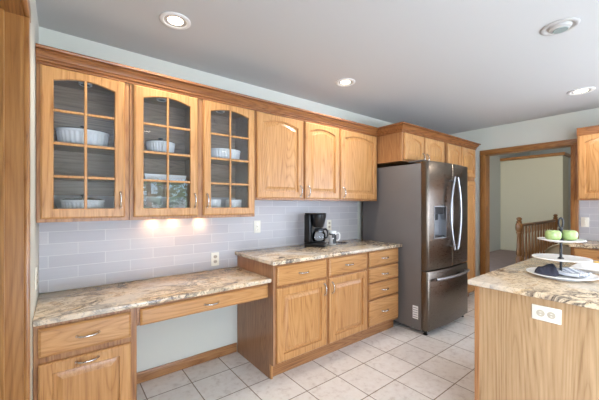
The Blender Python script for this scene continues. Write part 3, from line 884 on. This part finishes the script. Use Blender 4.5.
# ------------------------------------------------------------------ added ceiling fill; lamps under and inside the glass cabinets
can_light((1.05, -0.75, ZC-0.0005), 'added unseen recessed fill light over the open floor behind the desk', power=60)  # invented ceiling lamp out of view, brightens floor and cabinet faces
can_light((2.75, -1.75, ZC-0.0005), 'added unseen recessed fill light over the far end of the island', power=60)  # second added lamp out of view, more fill from above
def puck(loc, label, lit, power=2.2, group=None):
    t = thing('puck_light', label, 'puck light', loc, 0, group)
    bm = bmesh.new(); lathe(bm, [(0.036, 0), (0.036, -0.012), (0.032, -0.015), (0.026, -0.015), (0.026, -0.010)], 28, cap=False)
    obj('housing', bm, M['whitepaint'], t)
    bm = bmesh.new(); lathe(bm, [(0.0265, -0.011), (0.002, -0.011)], 24, cap=True); obj('lens', bm, M['puckglow'] if lit else M['lens'], t)
    if lit:
        l = bpy.data.lights.new('lamp', 'SPOT'); l.energy = power*0.22; l.color = (1.0, 0.80, 0.55); l.spot_size = 2.6; l.spot_blend = 0.8; l.shadow_soft_size = 0.025
        o = bpy.data.objects.new('lamp', l); COL.objects.link(o); o.parent = t; o.location = (0, 0, -0.02)
for x, lb in ((0.547, 'lit puck light under the glass cabinet, nearest the single-door cabinet'), (0.70, 'lit puck light under the glass cabinet, middle of three'),
              (0.912, 'lit puck light under the glass cabinet, nearest the solid-door cabinets')):
    puck((x, W-0.055, 1.2505), lb, True, group='puck lights under the glass cabinets')
for x, lb in ((0.122, 'unlit puck light inside top of the single-door glass cabinet'), (0.578, 'unlit puck light inside glass cabinet above the lidded round dish'),
              (1.03, 'unlit puck light inside glass cabinet above the oval ribbed dish')):
    puck((x, W-0.17, UT-0.0205), lb, False, group='puck lights inside the glass cabinets')

# ------------------------------------------------------------------ crockery behind the glass
def casserole(loc, a, b, h, label, lid=True, group=None, rz=0):
    t = thing('casserole_dish', label, 'dish', loc, rz, group)
    bm = bmesh.new()
    lathe(bm, [(0.88, 0), (0.91, 0.004, 1), (0.98, h*0.80, 1), (0.99, h*0.84), (1.03, h*0.88), (1.03, h), (0.97, h), (0.92, h*0.85), (0.80, 0.012), (0.02, 0.010)],
          180, sx=a, sy=b, ripple=0.028, nr=30)
    obj('dish', bm, M['white'], t, 60)
    if lid:
        bm = bmesh.new(); lathe(bm, [(1.0, h+0.001), (1.0, h+0.004), (0.8, h+0.011), (0.4, h+0.015), (0.02, h+0.016)], 48, sx=a, sy=b)
        L = obj('lid', bm, M['lidglass'], t, 60)
        bm = bmesh.new(); lathe(bm, [(0.010, h+0.0158), (0.008, h+0.024), (0.017, h+0.029), (0.017, h+0.034), (0.010, h+0.037), (0.002, h+0.037)], 20); obj('lid_knob', bm, M['blackm'], L, 50)
    return t
SY = W-0.165
casserole((0.112, SY, 1.7055), 0.136, 0.092, 0.098, 'large white ribbed oval dish with glass lid, shelf of single-door cabinet')
casserole((0.112, SY, 1.2695), 0.112, 0.085, 0.098, 'white ribbed oval dish with glass lid, floor of single-door cabinet')
casserole((0.573, SY, 1.7055), 0.095, 0.095, 0.082, 'white ribbed round dish with glass lid and knob')
casserole((1.078, SY, 1.7055), 0.127, 0.090, 0.085, 'white ribbed oval dish without lid on high shelf', lid=False)
bm = bmesh.new()
prof = lambda e, z: [(-0.142+e, -0.085+e, z), (0.142-e, -0.085+e, z), (0.142-e, 0.085-e, z), (-0.142+e, 0.085-e, z)]
loops_mesh(bm, [prof(0.010, 0), prof(0, 0.042), prof(0.008, 0.042), prof(0.016, 0.008)], fill_first=True, fill_last=True)
tag(obj('baking_dish', bm, M['white'], loc=(0.590, SY, 1.5105)), 'long low white rectangular baking dish behind glass', 'dish')
for x, r, lb in ((0.972, 0.062, 'white ribbed ramekin on glass cabinet floor, closer to the door handles'), (1.152, 0.065, 'white ribbed ramekin on glass cabinet floor, closer to solid-door cabinets')):
    bm = bmesh.new()
    lathe(bm, [(0.88, 0), (0.96, 0.004, 1), (1.0, 0.096, 1), (1.03, 0.100), (1.03, 0.110), (0.95, 0.110), (0.90, 0.01), (0.02, 0.01)], 132, sx=r, sy=r, ripple=0.03, nr=22)
    tag(obj('ramekin', bm, M['white'], loc=(x, SY, 1.2695)), lb, 'ramekin', 'ramekins in the two-door glass cabinet')
bm = bmesh.new(); lathe(bm, [(0.018, 0), (0.026, 0.006), (0.033, 0.025), (0.033, 0.045), (0.024, 0.062), (0.018, 0.066), (0.002, 0.066)], 28)
tag(obj('pottery_jar', bm, M['brownjar'], loc=(-0.048, SY+0.02, 1.2695)), 'small round brown pottery jar in corner of glass cabinet', 'jar')

# ------------------------------------------------------------------ outlets and switches
def plate(name, label, cat, loc, rz, kind, wide=False):
    t = thing(name, label, cat, loc, rz)
    w, h = (0.057, 0.036) if wide else (0.036, 0.058)
    obj('cover_plate', bx(-w, w, -0.006, -0.0004, -h, h, 0.003, 2), M['ivory'], t)
    if kind == 'outlet':
        for s in (-1, 1):
            bm = bmesh.new()
            if wide: lathe(bm, [(0.0165, 0), (0.0165, 0.0025), (0.002, 0.0025)], 24)
            else: lathe(bm, [(0.0165, 0), (0.0165, 0.0025), (0.002, 0.0025)], 24, sy=0.88)
            bmesh.ops.rotate(bm, verts=bm.verts, cent=(0, 0, 0), matrix=Matrix.Rotation(PI/2, 3, 'X'))
            bmesh.ops.translate(bm, verts=bm.verts, vec=(s*0.021 if wide else 0, -0.0062, 0 if wide else s*0.021))
            r = obj('socket', bm, M['socketface'], t)
            bm = bmesh.new()
            for k in (-1, 1):
                if wide: box(bm, s*0.021-0.004, s*0.021+0.004, -0.0095, -0.0088, k*0.006-0.0012, k*0.006+0.0012)
                else: box(bm, k*0.006-0.0012, k*0.006+0.0012, -0.0095, -0.0088, s*0.021-0.004, s*0.021+0.004)
            obj('slot', bm, M['slot'] if not wide else M['ivory'], r)
    else:
        bm = bmesh.new(); box(bm, -0.006, 0.006, -0.016, -0.0062, -0.004, 0.012, 0.002); obj('toggle', bm, M['ivory'], t)
        bm = bmesh.new()
        for k in (-0.03, 0.03):
            box(bm, -0.0025, 0.0025, -0.0072, -0.0062, k-0.0025, k+0.0025)
        obj('screw', bm, M['chrome'], t)
plate('wall_outlet', 'ivory outlet on the tiles just above the desk top', 'outlet', (1.052, W-0.009, 0.866), 0, 'outlet')
plate('light_switch', 'ivory light switch on tiles below the two-door glass cabinet', 'switch', (1.470, W-0.009, 1.128), 0, 'switch')
plate('wall_outlet', 'ivory outlet on the tiles behind the mug', 'outlet', (2.412, W-0.009, 1.105), 0, 'outlet')
plate('wall_outlet', 'ivory outlet on the side wall at the end of the desk', 'outlet', (XL+0.0003, 2.20, 0.935), PI/2, 'outlet')
plate('island_outlet', 'wide white double outlet on the island end panel', 'outlet', (IX-0.0003, 0.424, 0.810), -PI/2, 'outlet', True)
plate('light_switch', 'ivory light switch on the wall beside the wooden doorway', 'switch', (XR-0.0095, 0.762, 1.128), -PI/2, 'switch')

# ------------------------------------------------------------------ coffee maker, mug, cord
CT = 0.9145
t = thing('coffee_maker', 'black drip coffee maker with glass carafe on the granite counter', 'coffee maker', (2.045, 2.335, CT), math.radians(-55)); t.scale = (0.93, 0.93, 1)
obj('base', bx(-0.115, 0.115, -0.085, 0.085, 0, 0.040, 0.010, 3), M['black'], t)
obj('water_tank', bx(-0.115, -0.045, -0.085, 0.085, 0.0405, 0.325, 0.010, 3), M['black'], t)
bm = bmesh.new(); prof = [(0.052, 0.192), (0.058, 0.198), (0.086, 0.300), (0.088, 0.322), (0.084, 0.325), (0.002, 0.325)]
lathe(bm, prof, 40, (0.022, 0, 0)); obj('brew_basket', bm, M['black'], t, 50)
obj('lid', bx(-0.113, 0.100, -0.074, 0.074, 0.3255, 0.337, 0.005, 2), M['black'], t)
bm = bmesh.new(); lathe(bm, [(0.066, 0), (0.070, 0.004), (0.066, 0.006), (0.002, 0.006)], 32, (0.030, 0, 0.0405)); obj('warming_plate', bm, M['blackm'], t)
c = None
bm = bmesh.new(); lathe(bm, [(0.056, 0.048), (0.070, 0.058), (0.075, 0.092), (0.070, 0.130), (0.055, 0.154), (0.048, 0.165)], 40, (0.030, 0, 0), cap=False)
c = obj('carafe', bm, M['carafe'], t, 60)
bm = bmesh.new(); lathe(bm, [(0.051, 0.158), (0.053, 0.160), (0.053, 0.176), (0.048, 0.182), (0.030, 0.186), (0.002, 0.186)], 36, (0.030, 0, 0)); obj('carafe_lid', bm, M['black'], c)
bm = bmesh.new(); lathe(bm, [(0.0535, 0.148), (0.055, 0.150), (0.055, 0.1575), (0.053, 0.1577)], 36, (0.030, 0, 0), cap=False); obj('carafe_band', bm, M['coffee'], c)
bm = bmesh.new()
tube(bm, [(0.080, 0, 0.172), (0.105, 0, 0.176), (0.124, 0, 0.160), (0.128, 0, 0.125), (0.120, 0, 0.095), (0.103, 0, 0.085)], [0.010, 0.011, 0.011, 0.010, 0.009, 0.007], 10, sx=0.8)
obj('carafe_handle', bm, M['black'], c, 60)
s = obj('control_panel', bx(0.1152, 0.1185, -0.045, 0.045, 0.009, 0.033, 0.001), M['display'], t)
bm = bmesh.new()
for k in range(3): box(bm, 0.1186, 0.1205, -0.032+0.024*k, -0.016+0.024*k, 0.014, 0.028)
obj('button', bm, M['black'], s)
bm = bmesh.new()
obj('front_badge', bx(0.1145, 0.1165, -0.03, 0.03, 0.288, 0.302, 0.001), M['steel'], t) if False else bm.free()
pts = [(-0.112, 0.02, 0.02), (-0.135, 0.03, 0.010), (-0.150, 0.05, 0.008), (-0.145, 0.075, 0.008), (-0.125, 0.080, 0.010)]
bm = bmesh.new(); tube(bm, pts, 0.006, 8); obj('power_cord', bm, M['black'], t, 60)

t = thing('mug', 'white mug with a bold black pattern beside the coffee maker', 'mug', (2.272, 2.330, CT), math.radians(-40))
bm = bmesh.new(); lathe(bm, [(0.033, 0), (0.037, 0.004), (0.039, 0.05), (0.041, 0.142), (0.040, 0.145), (0.037, 0.142), (0.035, 0.012), (0.002, 0.010)], 40); obj('cup', bm, M['white'], t, 60)
bm = bmesh.new()
tube(bm, [(0.037, 0, 0.118), (0.062, 0, 0.124), (0.076, 0, 0.105), (0.076, 0, 0.070), (0.060, 0, 0.045), (0.036, 0, 0.040)], 0.0065, 10)
obj('handle', bm, M['white'], t, 60)
def wrap(bm, a0, a1, z0, z1, r=0.0415, n=8):
    P = []
    for z in (z0, z1):
        for rr in (r, r+0.0006):
            P.append([bm.verts.new((rr*math.cos(a0+(a1-a0)*i/n), rr*math.sin(a0+(a1-a0)*i/n), z)) for i in range(n+1)])
    A, B_, C, D = P
    for i in range(n):
        bm.faces.new((B_[i], B_[i+1], D[i+1], D[i]))
        bm.faces.new((A[i], A[i+1], B_[i+1], B_[i])); bm.faces.new((C[i], C[i+1], D[i+1], D[i]))
        bm.faces.new((A[i], C[i], C[i+1], A[i+1]))
    for i in (0, n): bm.faces.new((A[i], B_[i], D[i], C[i]))
bm = bmesh.new()
wrap(bm, -1.65, -0.55, 0.012, 0.062); wrap(bm, -1.35, -0.45, 0.062, 0.074); wrap(bm, -1.85, -0.55, 0.074, 0.104); wrap(bm, -2.75, -1.0, 0.104, 0.117)
wrap(bm, -2.6, -2.3, 0.117, 0.128)
obj('printed_pattern', bm, M['black'], t, 60)

pts = []
for i in range(61):
    s = i/60; a = s*2*PI*4
    pts.append((-0.065+0.13*s + 0.014*math.cos(a), 0.020*math.sin(a), 0.009+0.006*math.cos(a*0.5)**2))
bm = bmesh.new(); tube(bm, pts, 0.0035, 6)
o = tag(obj('coiled_cord', bm, M['black'], smooth=60, loc=(2.400, 2.335, CT-0.001)), 'thin black loops of cord lying on counter beside the mug', 'cord')
o.rotation_euler = (0, 0, math.radians(-38))

# ------------------------------------------------------------------ three-tier stand and the things on the island
SX, SYY = 2.312, 0.462
R = (0.7875, -0.6164)
t = thing('tiered_stand', 'three-tier white plate stand with black iron post on island', 'tiered stand', (SX, SYY, CT))
def platelathe(r, z, rim, facets=0):
    bm = bmesh.new()
    lathe(bm, [(r*0.55, z), (r*0.62, z+0.002), (r*0.93, z+rim), (r, z+rim+0.001), (r, z+rim+0.006), (r*0.92, z+rim+0.005), (r*0.60, z+0.008), (0.004, z+0.007)], 64)
    return bm
for r, z, rim, nm in ((0.164, 0.004, 0.014, 'large_plate'), (0.136, 0.100, 0.010, 'middle_plate'), (0.110, 0.206, 0.011, 'top_plate')):
    obj(nm, platelathe(r, z, rim), M['white'], t, 50)
bm = bmesh.new()
tube(bm, [(0, 0, 0.010), (0, 0, 0.292)], 0.0065, 12)
for z in (0.012, 0.108, 0.214): lathe(bm, [(0.016, 0), (0.016, 0.003), (0.009, 0.008), (0.0066, 0.012)], 16, (0, 0, z))
lathe(bm, [(0.006, 0), (0.011, 0.006), (0.011, 0.012), (0.006, 0.018)], 16, (0, 0, 0.272))
obj('post', bm, M['blackm'], t, 50)
bm = bmesh.new()
tube(bm, [(R[0]*0.0125*math.sin(a), R[1]*0.0125*math.sin(a), 0.318-0.029*math.cos(a)) for a in [2*PI*i/24 for i in range(24)]], 0.0045, 8, closed=True)
obj('ring_handle', bm, M['blackm'], t, 60)
bm = bmesh.new(); lathe(bm, [(0.10, 0), (0.10, 0.003), (0.09, 0.0042), (0.002, 0.0042)], 40); obj('foot_ring', bm, M['white'], t)

def apple(px, py, z, label):
    t = thing('green_apple', label, 'apple', (px, py, z), random.random()*6, 'green apples on the top plate')
    bm = bmesh.new()
    pr = []
    n = 20
    for i in range(n+1):
        a = -PI/2 + PI*i/n
        c, s = math.cos(a), math.sin(a)
        r = 0.039*(abs(c)**0.55); zz = 0.031 + 0.031*math.copysign(abs(s)**0.75, s)
        if i > n-3: zz -= 0.006*(i-(n-3))/3
        pr.append((max(r, 0.0015), zz))
    lathe(bm, pr, 36, ripple=0.012, nr=5); obj('flesh', bm, M['apple'], t, 80)
    bm = bmesh.new(); tube(bm, [(0, 0, 0.052), (0.001, 0, 0.060), (0.004, 0.001, 0.066)], 0.0015, 6); obj('stem', bm, M['stem'], t, 60)
za = CT+0.2145
apple(SX-R[0]*0.046, SYY-R[1]*0.046, za, 'pale green apple on top plate, on side nearest the newel post')
apple(SX+R[0]*0.049, SYY+R[1]*0.049, za, 'pale green apple on top plate, on side nearest the light switch')

# navy towel: loosely folded bundle
def bundle(name, mat, loc, rz, lx, ly, h, seed, label, cat):
    rnd = random.Random(seed); bm = bmesh.new()
    N, K = 34, 22; rings = []
    ph = [rnd.uniform(0, 6.28) for _ in range(6)]
    for i in range(N+1):
        u = -1+2*i/N
        ring = []
        for k in range(K):
            a = 2*PI*k/K
            e = (1-abs(u)**3.2)**0.5 if abs(u) < 1 else 0.0
            fold = 1 + 0.13*math.sin(3*a+2.2*u+ph[0]) + 0.09*math.sin(5*a-4*u+ph[1]) + 0.06*math.sin(9*u+2*a+ph[2])
            y = math.cos(a)*ly*e*fold; z = math.sin(a)
            z = (h*e*fold*z if z > 0 else 0.0) * (1+0.25*math.sin(2.6*u+ph[3]))
            ring.append(bm.verts.new((u*lx*(1+0.05*math.sin(2*a)), y, max(z, 0.0)+0.0005*rnd.random())))
        rings.append(ring)
    for A, B_ in zip(rings, rings[1:]):
        for k in range(K): bm.faces.new((A[k], A[(k+1) % K], B_[(k+1) % K], B_[k]))
    bmesh.ops.remove_doubles(bm, verts=bm.verts, dist=0.0003)
    o = tag(obj(name, bm, mat, smooth=80, loc=loc), label, cat); o.rotation_euler = (0, 0, rz); return o
bundle('navy_towel', M['navy'], (SX-R[0]*0.084, SYY-R[1]*0.084, CT+0.016), math.radians(-58), 0.056, 0.046, 0.052, 5, 'dark navy cloth bundled on the lowest tier of the stand', 'towel')
# striped cloth: thin folded sheet with soft waves
def sheet(name, mat, loc, rz, lx, ly, th, label, cat, fn):
    bm = bmesh.new(); N, K = 30, 20; top = []; bot = []
    for i in range(N+1):
        for lst, dz in ((top, th), (bot, 0.0)):
            row = []
            for k in range(K+1):
                u, v = -1+2*i/N, -1+2*k/K
                x = u*lx*(1-0.10*v*v); y = v*ly*(1-0.12*u)
                row.append(bm.verts.new((x, y, fn(u, v)+dz)))
            lst.append(row)
    for i in range(N):
        for k in range(K):
            bm.faces.new((top[i][k], top[i+1][k], top[i+1][k+1], top[i][k+1])); bm.faces.new((bot[i][k], bot[i][k+1], bot[i+1][k+1], bot[i+1][k]))
    for i in range(N):
        bm.faces.new((top[i][0], bot[i][0], bot[i+1][0], top[i+1][0])); bm.faces.new((top[i][K], top[i+1][K], bot[i+1][K], bot[i][K]))
    for k in range(K):
        bm.faces.new((top[0][k], top[0][k+1], bot[0][k+1], bot[0][k])); bm.faces.new((top[N][k], bot[N][k], bot[N][k+1], top[N][k+1]))
    o = tag(obj(name, bm, mat, smooth=60, loc=loc), label, cat); o.rotation_euler = (0, 0, rz); return o
sheet('striped_tea_towel', M['striped'], (SX+R[0]*0.056, SYY+R[1]*0.056, CT+0.0165), math.radians(-20), 0.080, 0.072, 0.014,
      'grey and white striped cloth on the lowest tier of the stand', 'tea towel',
      lambda u, v: 0.004+0.004*math.sin(3.1*v+u)*1.0+0.003*math.sin(5*u+2*v)+0.010*max(0, 1-abs(v-0.3)*1.5)*(1-u*u))

t = bmesh.new()
pr = lambda e, z: [(-0.165+e, -0.235+e, z), (0.165-e, -0.235+e, z), (0.165-e, 0.235-e, z), (-0.165+e, 0.235-e, z)]
loops_mesh(t, [pr(0.030, 0), pr(0.026, 0.004), pr(0.0, 0.020), pr(0.0, 0.024), pr(0.006, 0.024), pr(0.035, 0.010)], fill_first=True, fill_last=True)
tag(obj('serving_platter', t, M['white'], loc=(2.735, 0.235, CT)), 'white rectangular serving platter lying behind the tiered stand', 'platter')
bm = bmesh.new(); lathe(bm, [(0.06, 0), (0.065, 0.002), (0.104, 0.009), (0.106, 0.012), (0.100, 0.012), (0.06, 0.005), (0.002, 0.004)], 48)
tag(obj('shallow_plate', bm, M['blueplate'], loc=(3.025, 0.345, CT)), 'pale shallow plate of yellow slices behind the white platter', 'plate')
for i, (dx, dy, lb) in enumerate(((-0.032, -0.030, 'yellow lemon slice on shallow plate, on platter side'), (-0.020, 0.042, 'yellow lemon slice on shallow plate, on doorway side'),
                                  (0.042, 0.0, 'yellow lemon slice on shallow plate, farthest from the platter'))):
    bm = bmesh.new(); lathe(bm, [(0.031, 0), (0.033, 0.003), (0.033, 0.011), (0.031, 0.014), (0.024, 0.0145), (0.002, 0.014)], 28)
    tag(obj('lemon_slice', bm, M['yellow'], smooth=50, loc=(3.025+dx, 0.345+dy, CT+0.0055)), lb, 'lemon slice', 'lemon slices on the shallow plate')

# ------------------------------------------------------------------ foyer: stair rail and armchair
t = thing('stair_railing', 'turned oak stair railing with balusters beyond the doorway', 'railing', (7.05, 2.04, 0))
ang_p = (2.92, 0.06)
def newel(x, y, h):
    bm = bmesh.new()
    lathe(bm, [(0.045, 0), (0.045, 0.30), (0.030, 0.33), (0.042, 0.36), (0.034, 0.50), (0.028, h-0.34), (0.042, h-0.30), (0.032, h-0.28), (0.045, h-0.26), (0.050, h-0.20), (0.045, h-0.14),
               (0.030, h-0.11), (0.042, h-0.09), (0.022, h-0.07), (0.036, h-0.045), (0.036, h-0.025), (0.020, h-0.004), (0.002, h)], 20, (x, y, 0), 1.3, 1.3)
    obj('newel_post', bm, M['rail_z'], t, 50)
newel(0, 0, 1.09); newel(ang_p[0], ang_p[1], 1.09)
def along(s): return (ang_p[0]*s, ang_p[1]*s)
bm = bmesh.new(); tube(bm, [(0.03, 0.0, 0.93), (ang_p[0]-0.03, ang_p[1], 0.93)], 0.030, 10); obj('handrail', bm, M['rail_z'], t, 50)
bm = bmesh.new(); tube(bm, [(0.03, 0.0, 0.07), (ang_p[0]-0.03, ang_p[1], 0.07)], 0.022, 8); obj('bottom_rail', bm, M['rail_z'], t, 50)
nb = 12
for i in range(1, nb+1):
    x, y = along(i/(nb+1))
    bm = bmesh.new()
    lathe(bm, [(0.024, 0.08), (0.024, 0.22), (0.017, 0.24), (0.028, 0.30), (0.022, 0.50), (0.016, 0.74), (0.023, 0.76), (0.023, 0.905)], 10, (x, y, 0))
    obj('baluster', bm, M['rail_z'], t, 50)

t = thing('armchair', 'beige upholstered armchair with rounded back seen through the doorway', 'armchair', (6.15, 1.00, 0))
def rounded_back():
    bm = bmesh.new(); n = 28; pr = []
    w, h = 0.42, 0.735
    for i in range(n+1):
        a = PI*i/n
        y = w*math.copysign(abs(math.cos(a))**0.55, math.cos(a)); z = 0.40 + (h-0.40)*abs(math.sin(a))**0.55
        pr.append((y, z))
    pr = [(w, 0.10)] + pr + [(-w, 0.10)]
    loops = [[(x, y*(1-e), 0.10+(z-0.10)*(1-e)) for y, z in pr] for x, e in ((-0.05, 0.05), (-0.09, 0.01), (-0.06, 0.0), (0.03, 0.0), (0.06, 0.01), (0.07, 0.05))]
    loops_mesh(bm, loops, fill_first=True, fill_last=True); return bm
obj('backrest', rounded_back(), M['upholstery'], t, 50)
obj('seat', bx(0.08, 0.66, -0.30, 0.30, 0.12, 0.43, 0.04, 3), M['upholstery'], t)
for s in (-1, 1):
    obj('arm', bx(0.08, 0.64, s*0.36-0.055, s*0.36+0.055, 0.12, 0.58, 0.04, 3), M['upholstery'], t)
    for x in (-0.02, 0.58):
        bm = bmesh.new(); lathe(bm, [(0.016, -0.003), (0.026, 0.119)], 12, (x, s*0.33, 0)); obj('leg', bm, M['casing_z'], t)

# ------------------------------------------------------------------ garden seen only as a reflection in the cabinet glass
struct('ground_garden', bx(-8, 12, -16, YR-0.3, -0.3, -0.2), M['lawn'])
def tree(x, y, h, label, seed):
    rnd = random.Random(seed)
    t = thing('garden_tree', label, 'tree', (x, y, -0.2))
    bm = bmesh.new(); tube(bm, [(0, 0, 0), (0.05, 0.02, h*0.3), (0, 0, h*0.75)], [0.14, 0.10, 0.05], 8); obj('trunk', bm, M['bark'], t, 60)
    bm = bmesh.new()
    for _ in range(520):
        a = rnd.uniform(0, 6.28); z = rnd.uniform(0.16, 1.0); rr = h*0.42*math.sin(PI*min(1, z*0.9+0.1))**0.6*rnd.random()**0.4
        p = Vector((rr*math.cos(a), rr*math.sin(a), z*h))
        s_ = rnd.uniform(0.07, 0.16)
        q = Matrix.Rotation(rnd.uniform(0, 6.28), 3, 'Z') @ Matrix.Rotation(rnd.uniform(0, 3.14), 3, 'X')
        vs = [bm.verts.new(p + q @ Vector(c)*s_) for c in ((-1, -0.5, 0), (1, -0.5, 0.1), (1, 0.5, 0), (-1, 0.5, 0.1))]
        bm.faces.new(vs)
    obj('crown', bm, M['leaf'], t, 60)
tree(2.3, -6.8, 3.6, 'leafy garden tree beyond the window, the nearer one', 3)
tree(5.0, -9.6, 4.6, 'leafy garden tree beyond the window, the taller one', 4)
